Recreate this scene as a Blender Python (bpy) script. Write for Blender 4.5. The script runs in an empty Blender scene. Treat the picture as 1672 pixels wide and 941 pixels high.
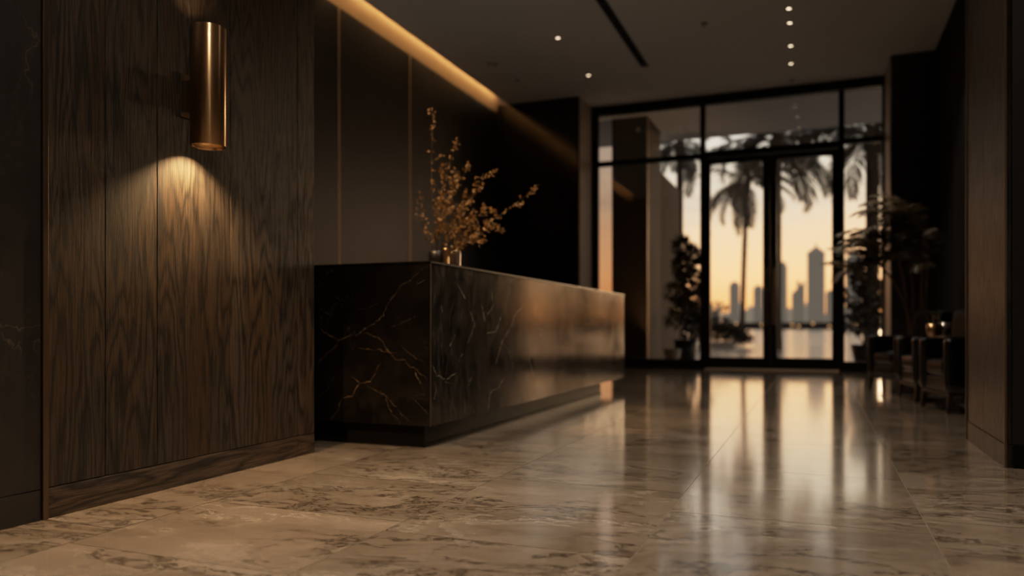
import bpy, bmesh, math, random
from mathutils import Vector, Matrix
random.seed(7)
R = math.radians
SC = bpy.context.scene
COL = SC.collection
PI = math.pi

# ------------------------------------------------------------------ camera
F, CX, HY, EYE, YAW = 1249.0, 836.0, 536.0, 0.72, math.atan(499/1249)
S, Cc = math.sin(YAW), math.cos(YAW)
def ray(px):
    u = (px-CX)/F
    return (-S+u*Cc, Cc+u*S)
def atY(px, Y):                      # plan point on the plane y = Y
    a, b = ray(px); d = Y/b
    return a*d, d
def atX(px, X):
    a, b = ray(px); d = X/a
    return b*d, d
def zat(py, d): return EYE+(HY-py)*d/F

cam = bpy.data.cameras.new('camera')
co = bpy.data.objects.new('camera', cam); COL.objects.link(co)
co.location = (0, 0, EYE); co.rotation_euler = (R(90), 0, YAW)
cam.sensor_width = 36; cam.lens = F/1672*36; cam.shift_y = (HY-470.5)/1672
cam.clip_start = .05; cam.clip_end = 6000
cam.dof.use_dof = True; cam.dof.focus_distance = 3.2; cam.dof.aperture_fstop = 1.05
SC.camera = co
SC.view_settings.view_transform = 'Standard'
SC.view_settings.look = 'None'
SC.view_settings.use_curve_mapping = True          # soft highlight shoulder
cm = SC.view_settings.curve_mapping
cm.white_level = (2.5, 2.5, 2.5); cm.extend = 'HORIZONTAL'
cv_ = cm.curves[3]
cv_.points[0].location = (0, 0); cv_.points[1].location = (1, 1)
for p_ in ((.08, .2), (.16, .39), (.28, .60), (.48, .79), (.72, .92)): cv_.points.new(*p_)
cm.update()
SC.cycles.use_denoising = True
SC.cycles.max_bounces = 8
SC.cycles.diffuse_bounces = 4
SC.cycles.glossy_bounces = 5
SC.cycles.transparent_max_bounces = 16
SC.cycles.sample_clamp_indirect = 4
SC.cycles.caustics_reflective = False
SC.cycles.caustics_refractive = False

# ------------------------------------------------------------------ node helpers
class NT:
    def __init__(s, name):
        s.m = bpy.data.materials.new(name); s.m.use_nodes = True
        s.t = s.m.node_tree; s.t.nodes.clear()
        s.out = s.n('ShaderNodeOutputMaterial')
    def n(s, typ, **kw):
        x = s.t.nodes.new(typ)
        for k, v in kw.items():
            if isinstance(v, bpy.types.NodeSocket) or k.startswith('i_'): pass
            else: setattr(x, k, v)
        return x
    def l(s, a, b): s.t.links.new(a, b)
    def setin(s, sock, v):
        if isinstance(v, bpy.types.NodeSocket): s.l(v, sock)
        else:
            if hasattr(sock.default_value, '__len__') and not hasattr(v, '__len__'): v = (v,)*len(sock.default_value)
            if hasattr(v, '__len__') and len(sock.default_value) == 4 and len(v) == 3: v = (*v, 1)
            sock.default_value = v
    def math(s, op, a, b=0.0, c=None, clamp=False):
        x = s.n('ShaderNodeMath', operation=op); x.use_clamp = clamp
        s.setin(x.inputs[0], a); s.setin(x.inputs[1], b)
        if c is not None: s.setin(x.inputs[2], c)
        return x.outputs[0]
    def obj(s): return s.n('ShaderNodeTexCoord').outputs['Object']
    def mapv(s, v, scale=(1, 1, 1), loc=(0, 0, 0), rot=(0, 0, 0)):
        x = s.n('ShaderNodeMapping'); s.l(v, x.inputs['Vector'])
        s.setin(x.inputs['Scale'], scale); s.setin(x.inputs['Location'], loc); s.setin(x.inputs['Rotation'], rot)
        return x.outputs[0]
    def vadd(s, a, b):
        x = s.n('ShaderNodeVectorMath', operation='ADD'); s.setin(x.inputs[0], a); s.setin(x.inputs[1], b); return x.outputs[0]
    def vscale(s, a, k):
        x = s.n('ShaderNodeVectorMath', operation='SCALE'); s.setin(x.inputs[0], a); s.setin(x.inputs['Scale'], k); return x.outputs[0]
    def noise(s, v, scale, detail=4, rough=.5, dist=0.0, col=False):
        x = s.n('ShaderNodeTexNoise'); s.l(v, x.inputs['Vector'])
        x.inputs['Scale'].default_value = scale; x.inputs['Detail'].default_value = detail
        x.inputs['Roughness'].default_value = rough; x.inputs['Distortion'].default_value = dist
        return x.outputs['Color' if col else 'Fac']
    def voro(s, v, scale, feature='DISTANCE_TO_EDGE'):
        x = s.n('ShaderNodeTexVoronoi', feature=feature); s.l(v, x.inputs['Vector']); x.inputs['Scale'].default_value = scale
        return x.outputs[0]
    def ramp(s, f, stops, interp='LINEAR'):
        x = s.n('ShaderNodeValToRGB'); s.l(f, x.inputs[0]); cr = x.color_ramp; cr.interpolation = interp
        while len(cr.elements) < len(stops): cr.elements.new(.5)
        for e, (p, c) in zip(cr.elements, stops):
            e.position = p
            e.color = (*c, 1) if hasattr(c, '__len__') else (c, c, c, 1)
        return x.outputs[0]
    def mix(s, f, a, b, mode='MIX'):
        x = s.n('ShaderNodeMix', data_type='RGBA', blend_type=mode)
        s.setin(x.inputs[0], f); s.setin(x.inputs[6], a); s.setin(x.inputs[7], b)
        return x.outputs[2]
    def bump(s, h, strength, dist=.001):
        x = s.n('ShaderNodeBump'); s.l(h, x.inputs['Height']); x.inputs['Strength'].default_value = strength
        x.inputs['Distance'].default_value = dist; return x.outputs[0]
    def bsdf(s, color, rough=.5, metal=0.0, normal=None, **kw):
        x = s.n('ShaderNodeBsdfPrincipled')
        s.setin(x.inputs['Base Color'], color); s.setin(x.inputs['Roughness'], rough); s.setin(x.inputs['Metallic'], metal)
        if normal is not None: s.l(normal, x.inputs['Normal'])
        for k, v in kw.items(): s.setin(x.inputs[k.replace('_', ' ')], v)
        s.l(x.outputs[0], s.out.inputs[0]); return x
    def surface(s, o): s.l(o, s.out.inputs[0])

M = {}
def plain(name, color, rough=.5, metal=0., var=.12, sc=20, bumpk=0., **kw):
    t = NT(name); o = t.obj()
    n = t.noise(o, sc, 4, .6)
    c = t.mix(n, tuple(x*(1-var) for x in color), tuple(min(1, x*(1+var)) for x in color))
    nm = t.bump(n, bumpk, .002) if bumpk else None
    t.bsdf(c, rough, metal, nm, **kw)
    M[name] = t.m; return t.m
def emit(name, color, k):
    t = NT(name); e = t.n('ShaderNodeEmission'); t.setin(e.inputs[0], color); e.inputs[1].default_value = k
    t.surface(e.outputs[0]); M[name] = t.m; return t.m

def wood(name, gain=1.0, rough=.42, swap=False):
    """Dark fumed oak, grain running along Z (planks are islands); swap: grain along the long Y axis."""
    t = NT(name); o = t.obj()
    isl = t.n('ShaderNodeNewGeometry').outputs['Random Per Island']
    off = t.n('ShaderNodeCombineXYZ'); t.l(t.math('MULTIPLY', isl, 3.1), off.inputs[0]); t.l(t.math('MULTIPLY', isl, 57.3), off.inputs[1]); t.l(t.math('MULTIPLY', isl, 23.7), off.inputs[2])
    if swap: o = t.mapv(o, rot=(R(90), 0, 0))
    p = t.vadd(o, off.outputs[0])
    # cathedral figure
    base = t.mapv(p, (1.0, 3.4, .42))
    n1 = t.noise(base, 1.25, 2, .45)
    wob = t.noise(t.mapv(p, (9, 22, 3.0)), 1.0, 3, .5)
    ph = t.math('MULTIPLY_ADD', n1, 62.0, t.math('MULTIPLY', wob, 6.0))
    ring = t.math('POWER', t.math('ABSOLUTE', t.math('SINE', ph)), .55)
    fine = t.noise(t.mapv(p, (30, 190, 5.5)), 1.0, 4, .65)
    pores = t.ramp(t.noise(t.mapv(p, (60, 420, 14)), 1.0, 2, .5), [(.56, 1.0), (.66, 0.0)])
    blot = t.noise(t.mapv(p, (1, 4.5, .8)), 1.1, 3, .6)
    g = t.math('MULTIPLY_ADD', ring, .34, t.math('MULTIPLY_ADD', fine, .95, -.20))
    k = gain
    c = t.ramp(g, [(.22, (.003*k, .0027*k, .0025*k)), (.45, (.030*k, .023*k, .0175*k)), (.72, (.135*k, .100*k, .072*k))])
    rust = t.ramp(g, [(.24, (.005*k, .0035*k, .0026*k)), (.48, (.045*k, .026*k, .013*k)), (.76, (.150*k, .088*k, .044*k))])
    c = t.mix(t.ramp(blot, [(.42, 0.), (.64, .85)]), c, rust)
    c = t.mix(t.math('MULTIPLY_ADD', isl, .45, .0), c, (.012*k, .010*k, .009*k))
    c = t.mix(pores, t.mix(1.0, c, (.35, .33, .32), 'MULTIPLY'), c)
    hh = t.math('ADD', g, t.math('MULTIPLY', pores, .5))
    t.bsdf(c, t.ramp(g, [(.1, rough+.14), (.9, rough-.04)]), 0, t.bump(hh, .55, .0014), Specular_IOR_Level=.36)
    M[name] = t.m; return t.m
wood('oak', .66)
wood('oak_rail', .8, swap=True)
wood('oak_right', .5, rough=.36)

def black_marble(name, vein_amt=1.0, rough=.16, grey=0.0, base=(.0065, .0055, .005)):
    t = NT(name); o = t.obj()
    w = t.vscale(t.noise(o, 2.3, 5, .62, col=True), .9)
    p = t.vadd(o, w)
    e1 = t.voro(p, 1.7); e2 = t.voro(t.vadd(p, (4.2, 1.1, 7.7)), 5.5)
    m1 = t.ramp(t.noise(o, 2.1, 2), [(.50, 0.), (.62, 1.)])
    m2 = t.ramp(t.noise(t.vadd(o, (5, 5, 5)), 3.3, 2), [(.52, 0.), (.66, 1.)])
    v1 = t.math('MULTIPLY', t.ramp(e1, [(.0, 1.), (.006, .5), (.016, 0.)]), m1)
    v2 = t.math('MULTIPLY', t.ramp(e2, [(.0, .5), (.008, .2), (.03, 0.)]), m2)
    v = t.math('MULTIPLY', t.math('MAXIMUM', v1, v2), vein_amt, clamp=True)
    cl = t.noise(t.vadd(o, w), 3.2, 6, .65)
    streak = t.ramp(t.noise(t.mapv(t.vadd(o, t.vscale(w, .3)), (1, 7, 1.3)), 3.5, 5, .7), [(.45, 0.), (.8, 1.)])
    b = t.mix(t.ramp(cl, [(.4, 0.), (.75, 1.)]), base, (.017, .013, .0105))
    b = t.mix(t.math('MULTIPLY', streak, grey), b, (.085, .080, .072))
    speck = t.ramp(t.noise(o, 160, 2, .5), [(.70, 0.), (.78, .35)])
    b = t.mix(speck, b, (.05, .045, .04))
    c = t.mix(v, b, (.16, .125, .085))
    r = t.ramp(cl, [(.3, rough), (.7, rough+.08)])
    t.bsdf(c, r, 0, t.bump(t.noise(o, 90, 3), .06, .001), Specular_IOR_Level=.5)
    M[name] = t.m; return t.m
black_marble('desk_marble', .2, .2, .02, base=(.0045, .0037, .0032))
black_marble('desk_marble_front', .5, .09, .9)
black_marble('slab_marble', .35, .4, .1, base=(.011, .010, .0095))
black_marble('nook_marble', .3, .35, .5, base=(.010, .010, .0095))

# floor stone
def floor_mat():
    t = NT('floor_stone'); o = t.obj()
    isl = t.n('ShaderNodeNewGeometry').outputs['Random Per Island']
    off = t.n('ShaderNodeCombineXYZ'); t.l(t.math('MULTIPLY', isl, 71.), off.inputs[0]); t.l(t.math('MULTIPLY', isl, 33.), off.inputs[1]); t.l(t.math('MULTIPLY', isl, 9.), off.inputs[2])
    p = t.vadd(o, off.outputs[0])
    p = t.mapv(p, (1, 1, 1), rot=(0, 0, R(-9)))
    w = t.vscale(t.noise(t.mapv(p, (.8, 1.6, 1)), 1.6, 5, .6, col=True), .75)
    q = t.vadd(p, w)
    cl = t.noise(t.mapv(q, (.55, 2.0, 1)), 1.9, 8, .66)
    c = t.ramp(cl, [(.27, (.19, .138, .098)), (.40, (.31, .238, .172)), (.55, (.40, .315, .235)), (.74, (.60, .51, .41))])
    # mottling
    mot = t.noise(t.mapv(q, (1.2, 4.2, 1)), 12, 8, .72)
    c = t.mix(t.ramp(mot, [(.3, .55), (.55, 0.)]), c, (.21, .150, .105))
    # dark wispy veins
    bands = t.ramp(t.noise(t.mapv(q, (.7, 1.5, 1)), 1.3, 3), [(.44, 0.), (.52, 1.)])
    vn = t.noise(t.mapv(q, (.8, 3.4, 1)), 2.6, 7, .66)
    v = t.math('ABSOLUTE', t.math('SUBTRACT', vn, .5))
    dv = t.math('MULTIPLY', t.ramp(v, [(.0, 1.), (.012, .8), (.026, 0.)]), bands)
    c = t.mix(t.math('MULTIPLY', dv, .9), c, (.040, .024, .015))
    # cream veins
    vn2 = t.noise(t.mapv(t.vadd(q, (3.3, 8.1, 0)), (.9, 2.4, 1)), 2.4, 8, .68)
    v2 = t.math('ABSOLUTE', t.math('SUBTRACT', vn2, .5))
    b2 = t.ramp(t.noise(t.mapv(t.vadd(q, (9, 2, 0)), (.7, 1.3, 1)), 1.5, 3), [(.5, 0.), (.64, 1.)])
    cv = t.math('MULTIPLY', t.ramp(v2, [(.0, .9), (.012, .4), (.045, 0.)]), b2)
    c = t.mix(cv, c, (.66, .57, .46))
    # per tile tone
    tone = t.ramp(isl, [(0., (.80, .80, .80)), (1., (1.12, 1.1, 1.08))])
    c = t.mix(1.0, c, tone, 'MULTIPLY')
    r = t.ramp(t.noise(t.mapv(q, (1, 2.5, 1)), 4, 5, .7), [(.3, .10), (.7, .18)])
    t.bsdf(c, r, 0, t.bump(t.noise(o, 28, 4, .6), .045, .002), IOR=2.4, Specular_IOR_Level=.5, Coat_Weight=1.0, Coat_Roughness=.10, Coat_IOR=1.6)
    M['floor'] = t.m
floor_mat()
plain('grout', (.20, .155, .11), .6)
plain('ceiling', (.62, .61, .62), .75, sc=1.2, var=.06)
plain('dark_wall', (.006, .0053, .0047), .8, sc=6, var=.3, Specular_IOR_Level=.1)
plain('nook_panel', (.0135, .0130, .0120), .38, sc=3, var=.35)
plain('block_gloss', (.0048, .0042, .004), .13, sc=3, var=.2)
plain('column_dark', (.010, .0085, .0075), .33, sc=3, var=.3)
plain('reveal_lit_tone', (.45, .39, .33), .4, sc=3, var=.2)  # pale base colour stands in for window light on the side faces
plain('black_gap', (.002, .002, .002), .7)
plain('cove_wall', (.42, .30, .19), .8, sc=8)
plain('brass', (.62, .47, .31), .5, .8, sc=80)
plain('brass_dull', (.17, .12, .08), .42, 1., sc=60)
plain('gold', (.75, .48, .24), .28, 1., sc=40)
plain('rose_metal', (.52, .42, .36), .3, 1., sc=40)
plain('frame_black', (.008, .007, .006), .5, sc=30, Specular_IOR_Level=.12)
plain('plinth_black', (.006, .0055, .005), .5, Specular_IOR_Level=.05, sc=10)
plain('worktop', (.010, .009, .0085), .25, sc=12)
plain('leather', (.0038, .0033, .003), .24, sc=55, var=.3, bumpk=.03, Specular_IOR_Level=.75)
plain('leather_back', (.0035, .003, .0027), .5, sc=55, var=.3, Specular_IOR_Level=.12)
plain('walnut_dark', (.020, .013, .009), .35, sc=30)
plain('vase_black', (.006, .005, .005), .3, sc=20)
plain('twig', (.045, .026, .014), .7, sc=60)
plain('cane', (.16, .105, .055), .6, sc=40, var=.35)
plain('lens_glow_dim', (.25, .22, .19), .5)
plain('plastic_grey', (.045, .04, .036), .5)
plain('vent_black', (.004, .004, .004), .6)
plain('paving', (.46, .41, .34), .16, sc=1.5, var=.25, Specular_IOR_Level=.7)
plain('kerb_stone', (.42, .36, .28), .5, sc=6)
plain('outdoor_timber', (.072, .042, .020), .9, sc=6, var=.4)
plain('outdoor_dark', (.040, .022, .010), .8, sc=6, var=.3)
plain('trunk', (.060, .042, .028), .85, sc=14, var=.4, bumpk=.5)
plain('white_pot', (.42, .34, .26), .5, sc=10)
plain('dark_pot', (.012, .010, .009), .4, sc=10)
plain('soil', (.012, .008, .006), .9, sc=60)
plain('shore', (.032, .027, .024), .8, sc=.05, var=.4)
def leafmat(name, c1, c2, rough=.45, trans=.25):
    t = NT(name)
    isl = t.n('ShaderNodeNewGeometry').outputs['Random Per Island']
    c = t.mix(isl, c1, c2)
    b = t.n('ShaderNodeBsdfPrincipled'); t.l(c, b.inputs['Base Color']); b.inputs['Roughness'].default_value = rough
    tr = t.n('ShaderNodeBsdfTranslucent'); t.l(c, tr.inputs[0])
    mx = t.n('ShaderNodeMixShader'); mx.inputs[0].default_value = trans
    t.l(b.outputs[0], mx.inputs[1]); t.l(tr.outputs[0], mx.inputs[2]); t.surface(mx.outputs[0])
    M[name] = t.m
leafmat('dry_leaf', (.20, .105, .035), (.42, .24, .085))
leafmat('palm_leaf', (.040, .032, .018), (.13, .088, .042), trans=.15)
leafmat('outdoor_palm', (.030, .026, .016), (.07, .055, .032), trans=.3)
leafmat('shrub_leaf', (.022, .018, .010), (.060, .044, .022), trans=.2)

# brushed bronze for the sconce
t = NT('bronze'); o = t.obj()
br = t.noise(t.mapv(o, (260, 260, 2.2)), 1.0, 4, .6)
an = t.n('ShaderNodeTangent', direction_type='RADIAL', axis='Z')
c = t.mix(br, (.30, .175, .085), (.46, .285, .15))
b = t.bsdf(c, .30, 1., t.bump(br, .04, .0005), Anisotropic=.85, Anisotropic_Rotation=.25)
t.l(an.outputs[0], b.inputs['Tangent'])
M['bronze'] = t.m

# glass: clear pane with a Schlick reflection
t = NT('glass')
lw = t.n('ShaderNodeLayerWeight'); lw.inputs[0].default_value = .5
f5 = t.math('POWER', lw.outputs['Facing'], 4.0)
fac = t.math('MULTIPLY_ADD', f5, .85, .10, clamp=True)
tr = t.n('ShaderNodeBsdfTransparent'); tr.inputs[0].default_value = (.95, .94, .92, 1)
gl = t.n('ShaderNodeBsdfGlossy'); gl.inputs['Roughness'].default_value = .02; gl.inputs[0].default_value = (1, 1, 1, 1)
mx = t.n('ShaderNodeMixShader'); t.l(fac, mx.inputs[0]); t.l(tr.outputs[0], mx.inputs[1]); t.l(gl.outputs[0], mx.inputs[2])
t.surface(mx.outputs[0]); M['glass'] = t.m
t = NT('tumbler_glass'); t.bsdf((.5, .46, .42), .22, .85); M['tumbler_glass'] = t.m

# water
t = NT('water'); o = t.obj()
h = t.noise(t.mapv(o, (.35, 1.2, 1)), 1.0, 5, .6)
t.bsdf((.10, .095, .085), .12, 0, t.bump(h, .35, .25), Specular_IOR_Level=.9); M['water'] = t.m

# tower: window bands, with aerial haze put in as faint emission
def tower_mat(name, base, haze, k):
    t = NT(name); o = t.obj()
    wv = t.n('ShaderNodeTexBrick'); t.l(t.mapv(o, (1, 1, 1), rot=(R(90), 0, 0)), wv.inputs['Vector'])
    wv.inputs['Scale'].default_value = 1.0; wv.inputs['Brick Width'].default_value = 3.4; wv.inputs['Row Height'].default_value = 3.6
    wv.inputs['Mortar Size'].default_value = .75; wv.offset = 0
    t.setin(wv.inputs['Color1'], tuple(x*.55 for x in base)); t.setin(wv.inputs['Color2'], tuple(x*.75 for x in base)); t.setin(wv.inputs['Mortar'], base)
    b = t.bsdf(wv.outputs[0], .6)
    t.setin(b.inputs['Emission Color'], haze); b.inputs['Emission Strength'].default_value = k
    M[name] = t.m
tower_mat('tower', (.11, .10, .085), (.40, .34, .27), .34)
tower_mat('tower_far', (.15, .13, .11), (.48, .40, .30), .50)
emit('led', (1.0, .56, .22), 26)
emit('downlight_glow', (1.0, .74, .48), 5)
emit('sconce_glow', (1.0, .68, .36), 6)
emit('shore_lamp', (1.0, .55, .22), .9)

# ------------------------------------------------------------------ mesh helpers
class MB:
    def __init__(s): s.v = []; s.f = []; s.mi = []; s.cur = 0
    def add(s, vs, fs):
        b = len(s.v); s.v += [tuple(x) for x in vs]; s.f += [tuple(i+b for i in f) for f in fs]; s.mi += [s.cur]*len(fs); return s
    def box(s, x0, x1, y0, y1, z0, z1):
        vs = [(x, y, z) for x in (x0, x1) for y in (y0, y1) for z in (z0, z1)]
        return s.add(vs, [(0, 1, 3, 2), (4, 6, 7, 5), (0, 4, 5, 1), (2, 3, 7, 6), (0, 2, 6, 4), (1, 5, 7, 3)])
    def tube(s, pts, rad, n=8, cap=True):
        pts = [Vector(p) for p in pts]
        if not hasattr(rad, '__len__'): rad = [rad]*len(pts)
        vs = []; up = None
        for i, p in enumerate(pts):
            d = (pts[min(i+1, len(pts)-1)]-pts[max(i-1, 0)])
            d = d.normalized() if d.length > 1e-9 else Vector((0, 0, 1))
            if up is None: up = Vector((0, 0, 1)) if abs(d.z) < .9 else Vector((1, 0, 0))
            a = d.cross(up).normalized(); b = a.cross(d).normalized(); up = b
            for k in range(n):
                th = 2*PI*k/n; vs.append(p+rad[i]*(a*math.cos(th)+b*math.sin(th)))
        fs = [(i*n+k, i*n+(k+1) % n, (i+1)*n+(k+1) % n, (i+1)*n+k) for i in range(len(pts)-1) for k in range(n)]
        if cap: fs += [tuple(range(n))[::-1], tuple((len(pts)-1)*n+k for k in range(n))]
        return s.add(vs, fs)
    def lathe(s, prof, n=40, c=(0, 0, 0)):
        vs = [(c[0]+r*math.cos(2*PI*k/n), c[1]+r*math.sin(2*PI*k/n), c[2]+z) for r, z in prof for k in range(n)]
        fs = [(i*n+k, i*n+(k+1) % n, (i+1)*n+(k+1) % n, (i+1)*n+k) for i in range(len(prof)-1) for k in range(n)]
        return s.add(vs, fs)
    def leaf(s, p, d, nrm, L, w, fold=0.):
        d = d.normalized(); sd = d.cross(nrm)
        sd = sd.normalized() if sd.length > 1e-6 else Vector((1, 0, 0))
        nn = sd.cross(d)
        s.add([p, p+d*L*.45+sd*w/2+nn*fold, p+d*L, p+d*L*.45-sd*w/2+nn*fold], [(0, 1, 2, 3)])
        return s
    def build(s, name, mats, parent=None, smooth=False, bevel=0, loc=None, seg=2, auto=True):
        me = bpy.data.meshes.new(name); me.from_pydata(s.v, [], s.f)
        if not isinstance(mats, (list, tuple)): mats = [mats]
        for m in mats: me.materials.append(M[m] if isinstance(m, str) else m)
        me.polygons.foreach_set('material_index', s.mi)
        if smooth: me.polygons.foreach_set('use_smooth', [True]*len(me.polygons))
        me.update()
        bm = bmesh.new(); bm.from_mesh(me); bmesh.ops.recalc_face_normals(bm, faces=bm.faces); bm.to_mesh(me); bm.free()
        o = bpy.data.objects.new(name, me); COL.objects.link(o)
        if parent: o.parent = parent
        if loc: o.location = loc
        if bevel:
            b = o.modifiers.new('bevel', 'BEVEL'); b.width = bevel; b.segments = seg; b.limit_method = 'ANGLE'
        return o

def rbox(name, x0, x1, y0, y1, z0, z1, r, mat, parent=None, bulge=0., axis=2, n=7, lean=0.):
    """Padded, soft-cornered block; bulge pushes the +axis face out."""
    bm = bmesh.new(); bmesh.ops.create_cube(bm, size=2)
    bmesh.ops.subdivide_edges(bm, edges=bm.edges, cuts=n, use_grid_fill=True)
    hx, hy, hz = (x1-x0)/2, (y1-y0)/2, (z1-z0)/2
    for v in bm.verts:
        p = Vector((v.co.x*hx, v.co.y*hy, v.co.z*hz))
        # concentrate rings near the border
        q = []
        for c, h in zip(v.co, (hx, hy, hz)):
            a = abs(c); a = a**.6; q.append(math.copysign(a*h, c))
        p = Vector(q)
        inner = Vector([max(-(h-r), min(h-r, c)) for c, h in zip(p, (hx, hy, hz))])
        d = p-inner
        if d.length > 1e-9: p = inner+d.normalized()*r
        k = [c/h for c, h in zip(p, (hx, hy, hz))]
        o1, o2 = [i for i in range(3) if i != axis]
        p[axis] += math.copysign(bulge*(1-k[o1]**2)*(1-k[o2]**2), p[axis]) if p[axis] > 0 or axis != 2 else 0
        p.x += lean*(p.z+hz)
        v.co = p+Vector(((x0+x1)/2, (y0+y1)/2, (z0+z1)/2))
    me = bpy.data.meshes.new(name); bm.to_mesh(me); bm.free()
    for f in me.polygons: f.use_smooth = True
    me.materials.append(M[mat]); o = bpy.data.objects.new(name, me); COL.objects.link(o)
    if parent: o.parent = parent
    return o
def box(name, x0, x1, y0, y1, z0, z1, mat, parent=None, bevel=0):
    return MB().box(x0, x1, y0, y1, z0, z1).build(name, mat, parent, bevel=bevel)
def struct(o, label=None):
    o['kind'] = 'structure'
    if label: o['label'] = label
    return o
def tag(o, label, cat, group=None, kind=None):
    o['label'] = label; o['category'] = cat
    if group: o['group'] = group
    if kind: o['kind'] = kind
    return o
def empty(name, loc, rz=0):
    o = bpy.data.objects.new(name, None); COL.objects.link(o); o.location = loc; o.rotation_euler = (0, 0, rz)
    o.empty_display_size = .1; return o
def copy_tree(o, parent=None):
    c = o.copy(); COL.objects.link(c)
    c.parent = parent
    for ch in list(o.children): copy_tree(ch, c)
    return c

# ------------------------------------------------------------------ the shell
CH = 4.8            # ceiling height
WL = -2.7           # oak wall plane
NW = -5.45          # nook wall
FY = 13.76          # glazed front
WR = 1.6
CYR = 12.73
WE = 3.68           # where the oak wall ends

# floor tiles
g = .0016
mb = MB(); xs = [-5.6, -4.13, -3.23, -2.33, -1.43, -.54, .37, 1.28, 2.2]
offs = [.2, .55, .1, .75, .44, .08, .3, .6]
for i in range(len(xs)-1):
    L = 1.02 if i != 3 else .66
    y = -4.2+offs[i]-L
    while y < FY:
        a, b = max(y, -4.2), min(y+L, FY)
        if b-a > .01: mb.add([(xs[i]+g, a+g, 0), (xs[i+1]-g, a+g, 0), (xs[i+1]-g, b-g, 0), (xs[i]+g, b-g, 0)], [(0, 1, 2, 3)])
        y += L
mb.cur = 1
mb.add([(-5.6, -4.2, -.001), (2.2, -4.2, -.001), (2.2, FY, -.001), (-5.6, FY, -.001)], [(0, 1, 2, 3)])
mb.box(-5.6, 2.2, -4.2, FY, -.12, -.002)
struct(mb.build('floor', ['floor', 'grout']))

# ceiling slab (indoors), stops short of the nook wall for the cove; canopy continues outside
mb = MB(); mb.box(-5.25, 2.2, -4.2, FY, CH, CH+.05)
mb.box(-5.6, 2.2, -4.2, FY, 5.25, 5.35)
struct(mb.build('ceiling', 'ceiling'))
CE = 16.8
struct(box('ceiling.001', -6.2, 5.0, FY+.06, CE, CH, CH+.3, 'ceiling'))

# oak wall: planks as islands
seams_px = [78, 172, 257, 376, 486]
ys = [atX(p, WL)[0] for p in seams_px]
ys = [ys[0]]+ys[1:]+[WE]
mb = MB()
for i in range(len(ys)-1):
    gp = .0026 if i in (1, 3) else .0018
    mb.box(WL-.03, WL, ys[i]+gp, ys[i+1]-gp, .118, CH)
mb.cur = 1
mb.box(WL-.25, WL-.012, ys[0]-.02, WE-.004, 0, CH)
struct(mb.build('wall_left', ['oak', 'black_gap'], bevel=.0012, seg=1))
struct(MB().box(WL-.03, WL+.002, ys[0]+.002, ys[4]-.0015, 0, .114).build('baseboard_left', 'oak_rail', bevel=.0015))
struct(MB().box(WL-.03, WL+.001, ys[4]+.0015, WE, 0, .114).build('baseboard_left.001', 'oak_rail', bevel=.0015))
# bronze strip and dark slab to its left
y0t, y1t = atX(67, WL)[0], atX(77, WL)[0]
struct(box('trim_1', WL-.02, WL+.012, y0t, y1t-.002, 0, CH, 'brass_dull', bevel=.002))
mb = MB()
mb.box(WL-.03, WL+.002, -4.2, y0t-.003, .118, CH); mb.cur = 1; mb.box(WL-.25, WL-.01, -4.2, y0t, 0, CH)
struct(mb.build('wall_left_near', ['slab_marble', 'black_gap']))
struct(box('baseboard_left_near', WL-.03, WL+.003, -4.2, y0t-.003, 0, .114, 'slab_marble', bevel=.001))
struct(box('wall_left_return', NW-.1, WL-.031, WE-.2, WE-.002, 0, 5.25, 'dark_wall'))

# nook (reception back) wall with panels and brass inlays
struct(MB().box(NW-.15, NW, WE, FY, 0, 5.25).build('wall_reception', 'cove_wall'))
pan_y = [WE]+[atX(p, NW+.05)[0] for p in (553, 669)]
st = pan_y[2]-pan_y[1]
pan_y += [pan_y[2]+st, pan_y[2]+2*st]
ptop = 4.62
for i in range(4):
    a, b = pan_y[i]+.008, min(pan_y[i+1]-.008, 12.91)
    struct(box('wall_reception', NW, NW+.05, a, b, 0, ptop, 'nook_marble' if i == 2 else 'nook_panel', bevel=.002))
for i in (1, 2):
    struct(box('trim_%d' % (i+1), NW, NW+.056, pan_y[i]-.008, pan_y[i]+.014, 0, ptop-.01, 'brass'))
# dark block between nook and glazing
struct(box('wall_far_left', NW, -3.9, 12.92, FY, 0, CH, 'block_gloss'))
struct(box('trim_4', -3.898, -3.885, 12.95, FY-.02, 0, CH-.002, 'reveal_lit_tone'))
struct(box('wall_far_left_panel', -5.2, -3.93, 12.90, 12.92, 2.2, CH-.02, 'block_gloss'))
# cove light
cv = box('cove_light_strip', -5.375, -5.35, WE+.1, 12.8, CH+.20, CH+.215, 'led')
tag(cv, 'warm glowing light strip hidden in the ceiling cove above the dark reception wall', 'light')

# right side
struct(box('wall_right_far', WR, WR+.3, 5.71, CYR, 0, CH, 'dark_wall'))
mb = MB(); mb.box(1.02, WR+.3, CYR, FY, 0, CH)
struct(mb.build('wall_far_right', 'column_dark', bevel=.003))
struct(box('trim_5', 1.006, 1.019, CYR+.02, FY-.02, 0, CH-.002, 'reveal_lit_tone'))
struct(box('trim_6', 1.38, 1.395, CYR-.004, CYR+.01, 0, CH-.002, 'black_gap'))
for k, y in enumerate((7.3, 9.1, 10.9)):
    struct(box('trim_%d' % (7+k), WR-.004, WR+.01, y, y+.02, 0, CH-.002, 'black_gap'))
PX0, PY0, PY1 = .9, 4.6, 5.71
mb = MB(); ym = atX(1606, PX0)[0]
mb.box(PX0, PX0+.03, PY0+.015, ym-.001, .122, CH); mb.box(PX0, PX0+.03, ym+.001, PY1-.02, .122, CH)
struct(mb.build('wall_right_pier', 'oak_right', bevel=.001, seg=1))
struct(box('wall_right_pier_core', PX0+.031, 2.2, PY0+.005, PY1-.005, 0, CH, 'black_gap'))
struct(box('wall_right_pier_front', PX0+.03, 2.2, PY0-.004, PY0+.004, .122, CH, 'black_gap'))
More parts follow.
